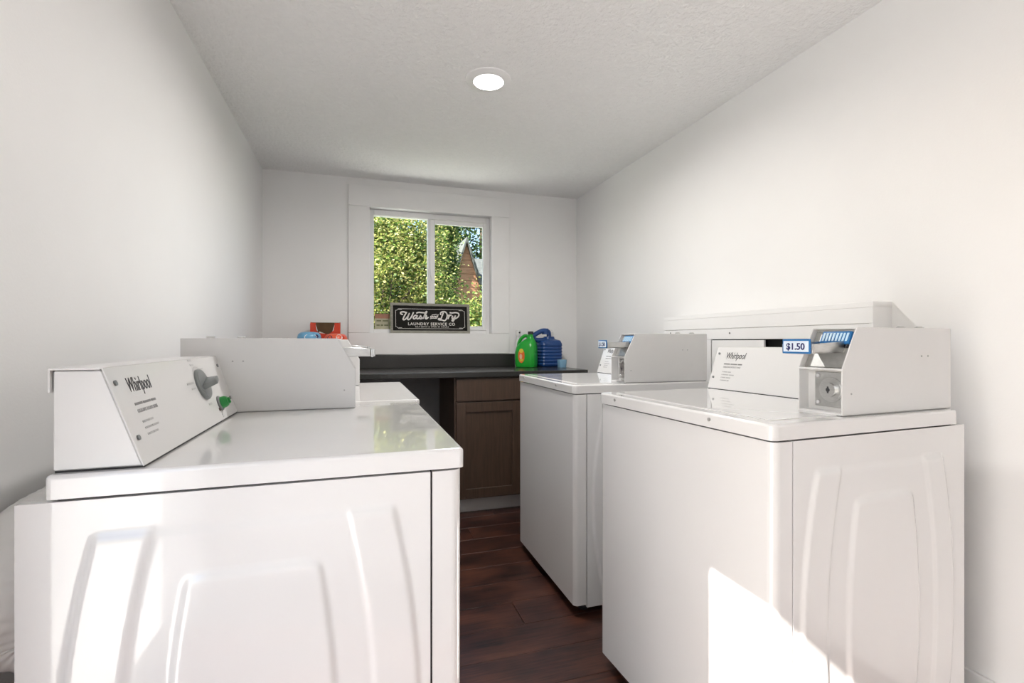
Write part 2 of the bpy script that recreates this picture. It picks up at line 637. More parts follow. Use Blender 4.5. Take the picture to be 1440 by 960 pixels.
def downlight(x, y, watts, label):
    dl = tag(empty('ceiling_downlight', (x, y, ZC)), label, 'light')
    bm = bmesh.new()
    lathe(bm, [(0.060, -0.004), (0.066, -0.012), (0.085, -0.010), (0.098, -0.004), (0.100, 0.0), (0.060, 0.0), (0.060, -0.004)], 48)
    fin('trim_ring', bm, M_TRIM, dl, smooth=True)
    bm = bmesh.new()
    lathe(bm, [(0.0, -0.0035), (0.0595, -0.0035), (0.0595, -0.001), (0.0, -0.001)], 48)
    fin('diffuser', bm, M_LAMP, dl)
    ld = bpy.data.lights.new('downlight_lamp', 'AREA')
    ld.shape = 'DISK'
    ld.size = 0.115
    ld.energy = watts
    ld.spread = R(170)
    ld.color = (1.0, 0.965, 0.925)
    lo = bpy.data.objects.new('downlight_lamp', ld)
    lo.location = (0, 0, -0.008)
    lo.parent = dl
    COL.objects.link(lo)


downlight(0.548, 2.062, 13.0, 'round white recessed ceiling downlight switched on above the aisle')

# ------------------------------------------------------------------ laundry machines
SIDE_CACHE = {}


def side_mesh(x0, x1, z0, z1):
    key = (round(x0, 3), round(x1, 3), round(z0, 3), round(z1, 3))
    if key in SIDE_CACHE:
        return SIDE_CACHE[key]
    nx, nz = 150, 150
    D = x1
    xc = D * 0.525
    k = D / 0.66

    def sm(t):
        t = max(0.0, min(1.0, t))
        return t * t * (3 - 2 * t)

    def h(x, z):
        q = max(-1.0, min(1.0, (z - 0.45) / 0.36))
        bow = 1 - q * q
        wo1 = (0.225 + 0.045 * bow) * k
        wo2 = (0.150 + 0.045 * bow) * k
        wi = (0.088 + 0.042 * bow) * k
        d = abs(x - xc)
        e = 0.013
        zt = min(sm((0.815 - z) / e), sm((z - 0.10) / e))
        zi = min(sm((0.742 - z - 6.0 * max(0, d - 0.06) ** 2) / e), sm((z - 0.17) / e))
        zb = min(sm((0.812 - z) / e), sm((z - 0.10) / e))
        band = sm((wo1 - d) / e) * (1 - sm((wo2 - d) / e)) * zt
        inner = sm((wi - d) / e) * zi
        mid = sm((wo2 - d) / e) * zb
        return 0.0060 * band + 0.0028 * mid + 0.0055 * inner

    verts, faces = [], []
    for j in range(nz + 1):
        z = z0 + (z1 - z0) * j / nz
        for i in range(nx + 1):
            x = x0 + (x1 - x0) * i / nx
            verts.append((x, -h(x, z), z))
    for j in range(nz):
        for i in range(nx):
            a = j * (nx + 1) + i
            faces.append((a, a + 1, a + nx + 2, a + nx + 1))
    # folded-back edges give the sheet its thickness
    n0 = len(verts)
    ring = [i for i in range(nx + 1)] + [j * (nx + 1) + nx for j in range(1, nz + 1)] + [nz * (nx + 1) + i for i in range(nx - 1, -1, -1)] + [j * (nx + 1) for j in range(nz - 1, 0, -1)]
    for r_ in ring:
        v = verts[r_]
        verts.append((v[0], 0.012, v[2]))
    for q in range(len(ring)):
        p = (q + 1) % len(ring)
        faces.append((ring[p], ring[q], n0 + q, n0 + p))
    me = bpy.data.meshes.new('side_panel')
    me.from_pydata(verts, [], faces)
    me.materials.append(M_ENAMEL)
    me.polygons.foreach_set('use_smooth', [True] * len(me.polygons))
    me.set_sharp_from_angle(angle=R(50))
    SIDE_CACHE[key] = me
    return me


def coin_box(root, x0, y0, z0, length, slide_out, price, hgt):
    """meter case on the deck: front at x0 (facing -x), near side at y0"""
    w, brk, off = 0.112, 0.108, 0.05
    prof = [(0, 0), (length, 0), (length, hgt), (off, hgt), (0, brk)]
    bm = bmesh.new()
    t = 0.0035
    prism(bm, prof, 'y', 0, t, 0.0012, 1)
    prism(bm, prof, 'y', w - t, w, 0.0012, 1)
    bx(bm, off + 0.002, length, t, w - t, hgt - 0.0035, hgt)                  # top skin
    bx(bm, 0.001, 0.034, t, w - t, 0.0, 0.005)                                # bottom lip
    bx(bm, 0.001, 0.050, t, w - t, brk - 0.004, brk)                          # shelf between meter and cash box
    bx(bm, 0.032, length - 0.001, t, w - t, 0.003, brk - 0.004)               # body behind the cash box door
    prism(bm, [(0.020, brk), (length - 0.001, brk), (length - 0.001, hgt - 0.0036), (off + 0.018, hgt - 0.0036)], 'y', t, w - t)
    c = fin('coin_box', bm, M_ENAMEL2, root, (x0, y0, z0), smooth=False)
    # cash box door with its lock
    box('lock_plate', 0.026, 0.0318, t + 0.004, w - t - 0.022, 0.014, brk - 0.010, M_ZINC, c, 0.0015)
    bm = bmesh.new()
    yc, zc = 0.044, 0.056
    for r0, xa, xb in ((0.029, 0.0262, 0.0225), (0.026, 0.0225, 0.021), (0.017, 0.021, 0.013)):
        cyl(bm, (xa, yc, zc), (xb, yc, zc), r0, seg=32)
    fin('lock', bm, M_STEEL, c, smooth=True)
    bm = bmesh.new()
    bx(bm, 0.0125, 0.0131, yc - 0.002, yc + 0.002, zc - 0.008, zc + 0.008)
    cyl(bm, (0.0131, yc, zc), (0.0124, yc, zc), 0.005, seg=12)
    fin('keyhole', bm, M_INK, c)
    for yy, zz in ((w - t - 0.033, brk - 0.020), (w - t - 0.033, 0.024)):
        bm = bmesh.new()
        cyl(bm, (0.0262, yy, zz), (0.021, yy, zz), 0.0055, 0.0045, seg=12)
        fin('bolt', bm, M_CHROME, c, smooth=True)
    # slanted meter face
    sl = Vector((off - 0.002, 0, hgt - 0.0036 - brk)).normalized()
    F = face_frame((0.0195, t, brk + 0.0), (0, 1, 0), sl)      # x: across, y: up the slope, z: outwards (+/-)
    if F.to_3x3() @ Vector((0, 0, 1)) @ Vector((-1, 0, 0)) < 0:
        sgn = -1
    else:
        sgn = 1
    bm = bmesh.new()
    bx(bm, 0.001, w - 2 * t - 0.001, 0.0005, 0.097, 0, sgn * 0.003, 0.0008, 1, M=F)
    fin('meter_plate', bm, M_ZINC, c)
    bm = bmesh.new()
    bx(bm, 0.008, w - 2 * t - 0.024, 0.060, 0.094, sgn * 0.003, sgn * 0.012, 0.003, 2, M=F)
    fin('coin_slot_block', bm, M_BLUEP, c, smooth=True)
    for i in range(8):
        xx = 0.0125 + i * 0.0082
        bm = bmesh.new()
        bx(bm, xx, xx + 0.0052, 0.066, 0.088, sgn * 0.012, sgn * 0.0135, 0.0006, 1, M=F)
        fin('coin_slot', bm, M_PALEB, c)
    bm = bmesh.new()
    for i in range(9):
        xx = 0.010 + i * 0.0082
        bx(bm, xx, xx + 0.004, 0.052, 0.060, sgn * 0.003, sgn * 0.009, M=F)
    fin('slot_teeth', bm, M_INK, c)['kind'] = 'stuff'
    # coin slide: tray sticking out of the meter
    zs = brk + 0.036
    ya, yb = 0.022, 0.088
    xo = -slide_out
    bm = bmesh.new()
    bx(bm, xo + 0.01, 0.045, ya, yb, zs, zs + 0.004, 0.001, 1)
    prism(bm, [(xo + 0.014, zs), (0.040, zs), (0.050, zs + 0.028), (xo + 0.014, zs + 0.022)], 'y', ya, ya + 0.003, 0.0006, 1)
    prism(bm, [(xo + 0.014, zs), (0.040, zs), (0.050, zs + 0.028), (xo + 0.014, zs + 0.022)], 'y', yb - 0.003, yb, 0.0006, 1)
    bx(bm, xo + 0.004, xo + 0.012, ya - 0.004, yb + 0.004, zs - 0.002, zs + 0.022, 0.002, 2)
    bx(bm, xo, xo + 0.006, ya - 0.007, ya + 0.004, zs, zs + 0.022, 0.002, 2)
    bx(bm, xo, xo + 0.006, yb - 0.004, yb + 0.007, zs, zs + 0.022, 0.002, 2)
    fin('coin_slide', bm, M_STEEL, c, smooth=True)
    # the price plate is fixed to the side of the slide
    if price:
        box('price_plate', xo - 0.004, xo - 0.0005, ya - 0.004, yb + 0.002, zs - 0.001, zs + 0.033, M_BLUEP, c, 0.0012)
        box('price_card', xo - 0.0048, xo - 0.0041, ya - 0.0005, yb - 0.0015, zs + 0.0035, zs + 0.0285, M_TAGW, c)
        Mt = face_frame((xo - 0.0051, (ya + yb) / 2, zs + 0.0085), (0, -1, 0), (0, 0, 1))
        text('price_lettering', '$1.50', 0.0215, Mt, mat('navy_ink', (0.015, 0.02, 0.12), 0.5), c, align='CENTER', bold=0.0005)
    # cam lock on the lid of the case
    for lx in (0.30, 0.375):
        bm = bmesh.new()
        cyl(bm, (lx, w * 0.5, hgt), (lx, w * 0.5, hgt + 0.004), 0.011, 0.010, seg=16)
        bx(bm, lx - 0.010, lx + 0.010, w * 0.5 - 0.002, w * 0.5 + 0.002, hgt + 0.004, hgt + 0.006)
        fin('cam_lock', bm, M_STEEL, c)
    # rivets on the near side
    for px, pz in ((0.030, 0.050), (0.285, 0.135), (0.31, 0.135)):
        for ya_, yb_ in ((0.0, -0.0012), (w, w + 0.0012)):
            bm = bmesh.new()
            cyl(bm, (px, ya_, pz), (px, yb_, pz), 0.0022, seg=8)
            fin('rivet', bm, M_LIGHTINK, c)
    return c


def words(bm, M, x, y, hgt, lens, sgn=1):
    for a in lens:
        if a > 0:
            bx(bm, x, x + a, y, y + hgt, 0.0001, 0.0005, M=M)
            x += a + hgt * 0.7
        else:
            x -= a


def machine(name, label, cat, loc, rz, W, D, H, dryer, coin_x, coin_len, slide_out, price, cons_x, cons_h, body_over=0.022, lidth=0.034, group=None):
    root = empty(name, loc, rz)
    tag(root, label, cat, group)
    zb, zt = 0.042, H - lidth
    # wrap-around front
    bm = bmesh.new()
    r = 0.018
    pf = [(0.056, 0.001)] + [(0.004 + r - r * math.sin(t_), 0.001 + r - r * math.cos(t_)) for t_ in [math.pi / 2 * k / 8 for k in range(9)]]
    pf2 = [(x, W - y) for x, y in pf[::-1]]
    prism(bm, pf + pf2, 'z', zb, zt - 0.004)
    fin('front_panel', bm, M_ENAMEL, root, smooth=True)
    # sides
    sme = side_mesh(0.0595, D + body_over, zb - 0.012, zt - 0.004)
    link('side_panel', sme, M_ENAMEL, root, (0, 0.001, 0))
    o = link('side_panel', sme, M_ENAMEL, root, (0, W - 0.001, 0))
    o.scale = (1, -1, 1)
    box('rear_panel', D + body_over - 0.016, D + body_over - 0.004, 0.014, W - 0.014, zb, zt - 0.03, M_ZINC, root)
    box('dark_gap_core', 0.0555, D - 0.01, 0.014, W - 0.014, zb + 0.01, zt + 0.002, M_DARK, root)  # dark core added so the gap below the deck looks black
    for fx in (0.07, D - 0.05):
        for fy in (0.06, W - 0.06):
            bm = bmesh.new()
            cyl(bm, (fx, fy, 0.0), (fx, fy, 0.012), 0.021, seg=16)
            cyl(bm, (fx, fy, 0.012), (fx, fy, zb + 0.01), 0.007, seg=10)
            fin('levelling_foot', bm, M_BLACK, root)
    # deck
    bm = bmesh.new()
    bx(bm, 0, D, 0, W, zt, H)
    ve = [e for e in bm.edges if abs(e.verts[0].co.z - e.verts[1].co.z) > 0.01]
    bmesh.ops.bevel(bm, geom=ve, offset=0.009 if dryer else 0.016, segments=6, profile=0.5, affect='EDGES')
    te = [e for e in bm.edges if e.verts[0].co.z > H - 1e-5 and e.verts[1].co.z > H - 1e-5]
    bmesh.ops.bevel(bm, geom=te, offset=0.006, segments=4, profile=0.5, affect='EDGES')
    fin('top_deck', bm, M_ENAMEL, root, smooth=True)
    if not dryer:
        box('lid', 0.040, cons_x - 0.014, 0.042, W - 0.042, H - 0.002, H + 0.0022, M_ENAMEL, root, 0.0016)
        for fy in (W * 0.26, W * 0.86):
            bm = bmesh.new()
            cyl(bm, (0.0, fy, zt + 0.019), (-0.0025, fy, zt + 0.019), 0.0045, seg=12)
            fin('screw', bm, M_ZINC, root)
    zbase = H
    # console
    top_x = cons_x + 0.052
    y0, y1 = 0.142, W - 0.012
    y0 -= 0.02
    rear = D - 0.004
    box('console_gap_strip', cons_x + 0.0015, rear - 0.002, y0, y1 - 0.004, zbase, zbase + 0.0028, M_DARK, root)  # dark strip added to draw the gap line under the console
    zbase += 0.0028
    bm = bmesh.new()
    prism(bm, [(cons_x + 0.003, zbase), (rear, zbase), (rear, zbase + cons_h - 0.004), (top_x + 0.002, zbase + cons_h - 0.004)], 'y', y0, y1 - 0.003, 0.002, 1)
    con = fin('console', bm, M_ENAMEL2, root)
    bm = bmesh.new()
    prism(bm, [(top_x + 0.004, zbase + cons_h - 0.003), (rear + 0.002, zbase + cons_h - 0.003), (rear + 0.002, zbase + cons_h - 0.035), (rear + 0.0045, zbase + cons_h - 0.035), (rear + 0.0045, zbase + cons_h), (top_x, zbase + cons_h)], 'y', y0, y1)
    fin('console_cover', bm, M_ENAMEL2, con)
    # printed face
    A = Vector((cons_x, y1, zbase + 0.0005))
    B = Vector((top_x, y1, zbase + cons_h))
    F = face_frame(A, (0, -1, 0), B - A)          # x to the viewer's right, y up the slope, z towards the viewer
    L = (B - A).length
    Wc = y1 - y0
    bm = bmesh.new()
    bx(bm, 0, Wc, 0, L, -0.0022, 0.0, 0.0008, 1, M=F)
    fin('control_face', bm, M_PLATE, con)
    for sxp in (0.016, Wc - 0.036):
        for syp in (0.042, L - 0.026):
            bm = bmesh.new()
            cyl(bm, F @ Vector((sxp, syp, 0)), F @ Vector((sxp, syp, 0.0025)), 0.0042, seg=12)
            fin('screw', bm, M_KNOB, con)
    text('logo_lettering', 'Whirlpool', 0.034, F @ Matrix.Translation((0.050, L - 0.044, 0.0003)), M_INK, con, shear=0.22, sx=0.60, spacing=1.02, bold=0.0001)
    bm = bmesh.new()
    ell = [(0.078 + 0.030 * math.cos(t), L - 0.036 + 0.016 * math.sin(t)) for t in np.linspace(0.7, 5.4, 22)]
    ribbon(bm, ell, 0.0012, F @ Matrix.Translation((0, 0, 0.0003)), 2)
    fin('logo_swoosh', bm, M_PALEINK, con)
    text('heading_lettering', 'OPERATING INSTRUCTIONS', 0.0085, F @ Matrix.Translation((0.050, L - 0.079, 0.0003)), M_LIGHTINK, con, sx=0.72)
    bm = bmesh.new()
    words(bm, F, 0.050, L - 0.0665, 0.0042, (0.028, 0.030, 0.018))
    fin('heading_line', bm, M_GREYINK, con)['kind'] = 'stuff'
    bm = bmesh.new()
    for k, ln in enumerate(((0.003, 0.016, 0.017), (0.003, 0.020, 0.026), (0.003, 0.014, 0.020)) if dryer else ((0.003, 0.018, 0.014), (0.003, 0.026, 0.022), (0.003, 0.016, 0.020), (0.003, 0.022, 0.010))):
        words(bm, F, 0.052, L - 0.096 - k * 0.0105, 0.0036, ln)
    fin('instruction_lines', bm, M_LIGHTINK, con)['kind'] = 'stuff'
    if dryer:
        kx, ky = Wc - 0.212, L * 0.60
        bm = bmesh.new()
        lathe(bm, [(0.0, 0.0), (0.036, 0.0), (0.036, 0.004), (0.033, 0.008), (0.0, 0.009)], 36)
        prism(bm, [(-0.027, 0.008), (0.027, 0.008), (0.012, 0.034), (-0.012, 0.034)], 'y', -0.006, 0.006, 0.002, 2)
        for v in bm.verts:
            v.co = F @ (Matrix.Translation((kx, ky, 0.0)) @ Matrix.Rotation(R(18), 4, 'Z') @ v.co)
        fin('timer_knob', bm, M_KNOB, con, smooth=True)
        bm = bmesh.new()
        arc = [(kx + 0.042 * math.cos(t), ky + 0.042 * math.sin(t)) for t in np.linspace(1.1, 2.2, 8)]
        ribbon(bm, arc, 0.0014, F @ Matrix.Translation((0, 0, 0.0003)), 2)
        words(bm, F, kx - 0.030, ky + 0.056, 0.0045, (0.022,))
        words(bm, F, kx - 0.026, ky + 0.046, 0.0035, (0.022,))
        words(bm, F, kx - 0.088, ky + 0.006, 0.0045, (0.042,))
        words(bm, F, kx - 0.072, ky - 0.006, 0.0035, (0.024,))
        words(bm, F, kx + 0.020, ky + 0.034, 0.0035, (0.030,))
        words(bm, F, kx - 0.004, ky - 0.050, 0.0050, (0.022,))
        fin('dial_print', bm, M_LIGHTINK, con)['kind'] = 'stuff'
        gx, gy = Wc - 0.138, L * 0.25
        bm = bmesh.new()
        lathe(bm, [(0.0, 0.0), (0.0185, 0.0), (0.0185, 0.003), (0.015, 0.005), (0.0, 0.005)], 28)
        for v in bm.verts:
            v.co = F @ (Matrix.Translation((gx, gy, 0)) @ v.co)
        fin('button_bezel', bm, M_KNOB, con, smooth=True)
        bm = bmesh.new()
        lathe(bm, [(0.0, 0.004), (0.0145, 0.004), (0.0135, 0.014), (0.010, 0.019), (0.0, 0.020)], 24)
        bx(bm, -0.002, 0.002, -0.007, 0.007, 0.018, 0.024, 0.0008, 1)
        for v in bm.verts:
            v.co = F @ (Matrix.Translation((gx, gy, 0)) @ v.co)
        fin('start_button', bm, M_GREENB, con, smooth=True)
        bm = bmesh.new()
        cyl(bm, F @ Vector((gx - 0.020, gy - 0.013, 0)), F @ Vector((gx - 0.020, gy - 0.013, 0.002)), 0.004, seg=12)
        fin('indicator_light', bm, mat('dark_red_lens', (0.08, 0.02, 0.02), 0.3), con)
        bm = bmesh.new()
        words(bm, F, gx - 0.016, gy - 0.028, 0.003, (0.008,))
        words(bm, F, gx - 0.014, gy - 0.034, 0.003, (0.010,))
        fin('button_print', bm, M_LIGHTINK, con)['kind'] = 'stuff'
    else:
        for k in range(2):
            ex = Wc - 0.075 + k * 0.019
            bm = bmesh.new()
            lathe(bm, [(0.0, 0.0), (0.007, 0.0), (0.007, 0.002), (0.0, 0.003)], 18)
            for v in bm.verts:
                v.co = F @ (Matrix.Translation((ex, 0.037, 0)) @ Matrix.Diagonal((1.0, 0.62, 1, 1)) @ v.co)
            fin('cycle_button', bm, M_INK, con, smooth=True)
        bm = bmesh.new()
        words(bm, F, Wc - 0.135, 0.043, 0.0035, (0.015, 0.022))
        words(bm, F, Wc - 0.080, 0.022, 0.0030, (0.010,))
        words(bm, F, Wc - 0.062, 0.020, 0.0030, (0.012,))
        words(bm, F, Wc - 0.092, L - 0.040, 0.0030, (0.020, 0.026))
        fin('cycle_print', bm, M_LIGHTINK, con)['kind'] = 'stuff'
    zbase -= 0.0028
    box('coin_box_gap_strip', coin_x + 0.004, coin_x + coin_len - 0.004, 0.0268, 0.026 + 0.1112, zbase, zbase + 0.0016, M_GREYINK, root)  # grey strip added to draw the dark line under the coin box
    coin_box(root, coin_x, 0.026, zbase + 0.0016, coin_len, slide_out, price, 0.196 if dryer else 0.205)
    return root


# right-hand washers (front faces the aisle, -x); the near one stands a little askew
machine('washing_machine', 'white coin-operated washing machine nearest the camera on the right with $1.50 price plate', 'washing machine',
        (0.818, 0.792, 0), R(3.0), 0.690, 0.632, 0.917, False, 0.243, 0.405, 0.075, True, 0.452, 0.150, group='coin-operated washing machines')
machine('washing_machine', 'white coin-operated washing machine beside the dark counter, farther of the right-hand pair', 'washing machine',
        (0.812, 1.750, 0), 0.0, 0.688, 0.650, 0.917, False, 0.243, 0.412, 0.070, True, 0.455, 0.150, group='coin-operated washing machines')
# left-hand dryers (fronts face +x)
machine('clothes_dryer', 'white coin-operated clothes dryer nearest the camera with grey dial and green button', 'dryer',
        (0.180, 1.588, 0), R(180), 0.742, 0.600, 0.901, True, 0.186, 0.430, 0.055, False, 0.484, 0.148, 0.032, group='coin-operated clothes dryers')
machine('clothes_dryer', 'white clothes dryer behind the nearer dryer, with only its top showing', 'dryer',
        (0.194, 2.326, 0), R(180), 0.720, 0.600, 0.901, True, 0.186, 0.430, 0.045, False, 0.484, 0.148, 0.032, group='coin-operated clothes dryers')

# vent duct behind the near dryer
bm = bmesh.new()
pts = [(-0.452, 1.03, 0.60), (-0.500, 1.03, 0.60), (-0.535, 1.02, 0.62), (-0.535, 1.00, 0.69), (-0.535, 1.04, 0.75), (-0.535, 1.15, 0.760), (-0.535, 1.28, 0.760)]
c_ = catmull(pts, 10)
tube(bm, pts, lambda t: 0.062 + 0.0010 * math.sin(t * 190), seg=20, n=26)
tag(fin('vent_duct', bm, M_DUCT, smooth=True), 'white ribbed vent duct bending behind the nearest dryer at left edge', 'duct')

# ------------------------------------------------------------------ counter and cabinet
CZ, CF, CXR = 0.900, 2.950, 1.475
tag(box('countertop', XL + 0.001, CXR, CF, YB - 0.001, CZ - 0.034, CZ, M_COUNTER, None, 0.004),
    'dark laminate countertop under the window', 'countertop')
tag(box('backsplash', XL + 0.001, CXR, YB - 0.024, YB - 0.001, CZ + 0.0003, CZ + 0.096, M_COUNTER, None, 0.003),
    'low dark laminate backsplash strip on the wall along the back of the counter', 'backsplash')

kb = tag(empty('base_cabinet', (1.0, 2.99, 0)), 'brown wooden base cabinet with shaker doors under the dark counter', 'cabinet')
BX0, BX1, BY = 0.573, 1.462, 2.985


def kbox(name, *a, m=M_CAB, bev=0.0015, parent=kb):
    o = box(name, *a, m, parent, bev)
    o.matrix_parent_inverse = Matrix.Translation(kb.location).inverted()
    return o


bm = bmesh.new()
bx(bm, BX0, BX0 + 0.016, BY + 0.021, YB - 0.001, 0.10, CZ - 0.0345)
bx(bm, BX1 - 0.016, BX1, BY + 0.021, YB - 0.001, 0.0, CZ - 0.0345)
bx(bm, BX0 + 0.016, BX1 - 0.016, BY + 0.021, YB - 0.001, 0.10, 0.116)
bx(bm, BX0 + 0.016, BX1 - 0.016, YB - 0.012, YB - 0.001, 0.116, CZ - 0.0345)
bx(bm, BX0, BX0 + 0.016, BY + 0.075, YB - 0.001, 0.0, 0.10)
o = fin('carcass', bm, M_CAB, kb)
o.matrix_parent_inverse = Matrix.Translation(kb.location).inverted()
bm = bmesh.new()
bx(bm, BX0, BX0 + 0.040, BY + 0.002, BY + 0.021, 0.10, CZ - 0.0345)
bx(bm, BX1 - 0.040, BX1, BY + 0.002, BY + 0.021, 0.10, CZ - 0.0345)
bx(bm, 0.985, 1.035, BY + 0.002, BY + 0.021, 0.10, CZ - 0.0345)
bx(bm, BX0 + 0.040, BX1 - 0.04, BY + 0.0025, BY + 0.021, 0.695, 0.728)
bx(bm, BX0 + 0.040, BX1 - 0.04, BY + 0.0025, BY + 0.021, CZ - 0.06, CZ - 0.0345)
bx(bm, BX0 + 0.040, BX1 - 0.04, BY + 0.0025, BY + 0.021, 0.10, 0.125)
o = fin('face_frame', bm, M_CAB, kb)
o.matrix_parent_inverse = Matrix.Translation(kb.location).inverted()
for dx0, dx1 in ((0.583, 1.006), (1.012, 1.452)):
    kbox('drawer_front', dx0, dx1, BY - 0.019, BY + 0.001, 0.718, 0.856, bev=0.002)
    bm = bmesh.new()
    z0, z1, fw = 0.108, 0.708, 0.060
    bx(bm, dx0, dx0 + fw, BY - 0.019, BY + 0.001, z0, z1, 0.0015, 1)
    bx(bm, dx1 - fw, dx1, BY - 0.019, BY + 0.001, z0, z1, 0.0015, 1)
    bx(bm, dx0 + fw, dx1 - fw, BY - 0.019, BY + 0.001, z1 - fw, z1, 0.0015, 1)
    bx(bm, dx0 + fw, dx1 - fw, BY - 0.019, BY + 0.001, z0, z0 + fw, 0.0015, 1)
    d = fin('door', bm, M_CAB, kb)
    d.matrix_parent_inverse = Matrix.Translation(kb.location).inverted()
    o = box('door_panel', dx0 + fw - 0.002, dx1 - fw + 0.002, BY - 0.009, BY - 0.001, z0 + fw - 0.002, z1 - fw + 0.002, M_CAB, d)
kbox('toe_kick', BX0 + 0.002, BX1 - 0.017, BY + 0.062, BY + 0.074, 0.0, 0.0995, m=M_KICK)

kp = tag(box('added_knee_panel', XL + 0.016, BX0 - 0.001, YB - 0.030, YB - 0.015, 0.0, CZ - 0.035, M_KNEE),  # panel added to darken the back wall under the counter
         'added dark panel darkening the back wall under the counter beside the brown cabinet', 'panel')

# ------------------------------------------------------------------ sign
SX0, SX1, SH = 0.224, 0.808, 0.222
sg = empty('laundry_sign', ((SX0 + SX1) / 2, YB + 0.008, WZ0))
sg.rotation_euler = (R(-7), 0, 0)
tag(sg, 'framed black Wash and Dry sign standing on the window sill', 'sign')
SW = SX1 - SX0
fwid = 0.019
for nm, a in (('frame_rail', (-SW / 2, SW / 2, SH - fwid, SH)), ('frame_rail', (-SW / 2, SW / 2, 0, fwid)),
              ('frame_rail', (-SW / 2, -SW / 2 + fwid, fwid, SH - fwid)), ('frame_rail', (SW / 2 - fwid, SW / 2, fwid, SH - fwid))):
    box(nm, a[0], a[1], -0.009, 0.012, a[2], a[3], M_SIGNFRM, sg, 0.0015)
IW, IH = SW - 2 * fwid, SH - 2 * fwid
box('sign_board', -IW / 2, IW / 2, 0.0, 0.008, fwid, SH - fwid, M_SIGNBLK, sg)
FS = face_frame((-IW / 2, -0.0006, fwid), (1, 0, 0), (0, 0, 1))


def zp(x, y):
    """point read off an enlarged view of the sign -> position on its face"""
    u = (x - 122) / 1175.0
    v = 1 - (y - (150 + 0.034 * (x - 120))) / (440 - 0.0195 * (x - 120))
    return (u * IW, v * IH)


STROKES = [
    [(275, 312), (245, 300), (240, 275), (268, 264), (300, 268), (326, 282)],
    [(334, 268), (300, 330), (276, 388), (288, 404), (316, 388), (350, 340), (376, 285)],
    [(376, 285), (352, 350), (346, 390), (360, 402), (388, 380), (418, 325), (438, 272)],
    [(496, 334), (462, 328), (434, 362), (438, 386), (462, 384), (488, 350), (500, 330), (486, 372), (498, 388), (524, 374), (552, 326)],
    [(552, 326), (548, 346), (566, 366), (556, 388), (528, 384)],
    [(556, 388), (590, 372), (622, 318), (646, 272), (640, 262), (622, 292), (588, 390)],
    [(594, 372), (620, 336), (640, 334), (634, 358), (624, 382), (642, 388), (672, 360)],
    [(480, 290), (520, 276), (560, 280), (620, 286)],
    [(912, 282), (890, 340), (868, 392), (842, 386), (828, 398), (846, 410), (884, 412), (930, 424), (962, 384), (972, 322), (946, 276), (900, 268), (868, 290), (866, 326)],
    [(984, 346), (1004, 326), (992, 370), (984, 398)],
    [(996, 362), (1022, 330), (1044, 334)],
    [(1062, 338), (1050, 376), (1064, 388), (1090, 366), (1108, 334)],
    [(1108, 334), (1090, 390), (1068, 432), (1050, 426), (1060, 404), (1110, 388), (1148, 360), (1164, 322), (1146, 294), (1100, 286), (1050, 292), (1012, 284)],
]
SMALL = [
    [(738, 344), (714, 342), (702, 358), (714, 368), (732, 352), (740, 342), (734, 366)],
    [(748, 368), (758, 344), (752, 366)], [(754, 356), (772, 342), (780, 348), (772, 368)],
    [(812, 346), (792, 344), (784, 360), (796, 368), (812, 352), (828, 312), (814, 368)],
    [(726, 324), (776, 316), (808, 312)], [(694, 390), (740, 380), (806, 384)],
]
bm = bmesh.new()
for s in STROKES:
    ribbon(bm, [zp(*p) for p in s], 0.0098, FS)
for s in SMALL:
    ribbon(bm, [zp(*p) for p in s], 0.0055, FS)
fin('script_lettering', bm, M_SIGNWHT, sg)
text('block_lettering', 'LAUNDRY SERVICE CO', 0.0290, FS @ Matrix.Translation((IW * 0.512, IH * 0.222, 0.0)), M_SIGNWHT, sg, align='CENTER', bold=0.0005, spacing=1.12, sx=1.06)
text('small_lettering', 'SELF-SERVE & OPEN 24 HOURS', 0.0145, FS @ Matrix.Translation((IW * 0.515, IH * 0.135, 0.0)), M_SIGNWHT, sg, align='CENTER', bold=0.0001, spacing=1.2, sx=1.06)
bm = bmesh.new()
a0, a1, b0, b1, ck = 0.035 * IW, 0.965 * IW, 0.085 * IH, 0.875 * IH, 0.020
for p, q in (((a0 + ck, b0), (a1 - ck, b0)), ((a0 + ck, b1), (a1 - ck, b1)), ((a0, b0 + ck * 0.6), (a0, b1 - ck * 0.6)), ((a1, b0 + ck * 0.6), (a1, b1 - ck * 0.6))):
    ribbon(bm, [p, q], 0.0026, FS, 1)
for cx, cy, dx, dy in ((a0, b0, 1, 1), (a1, b0, -1, 1), (a0, b1, 1, -1), (a1, b1, -1, -1)):
    ribbon(bm, [(cx, cy + dy * ck * 0.6), (cx + dx * ck * 0.5, cy + dy * ck * 0.5), (cx + dx * ck, cy)], 0.0026, FS, 4)
    ribbon(bm, [(cx + dx * ck, cy + dy * 0.006), (cx + dx * ck * 2.2, cy + dy * 0.006)], 0.0030, FS, 2)
fin('border_line', bm, M_SIGNWHT, sg)

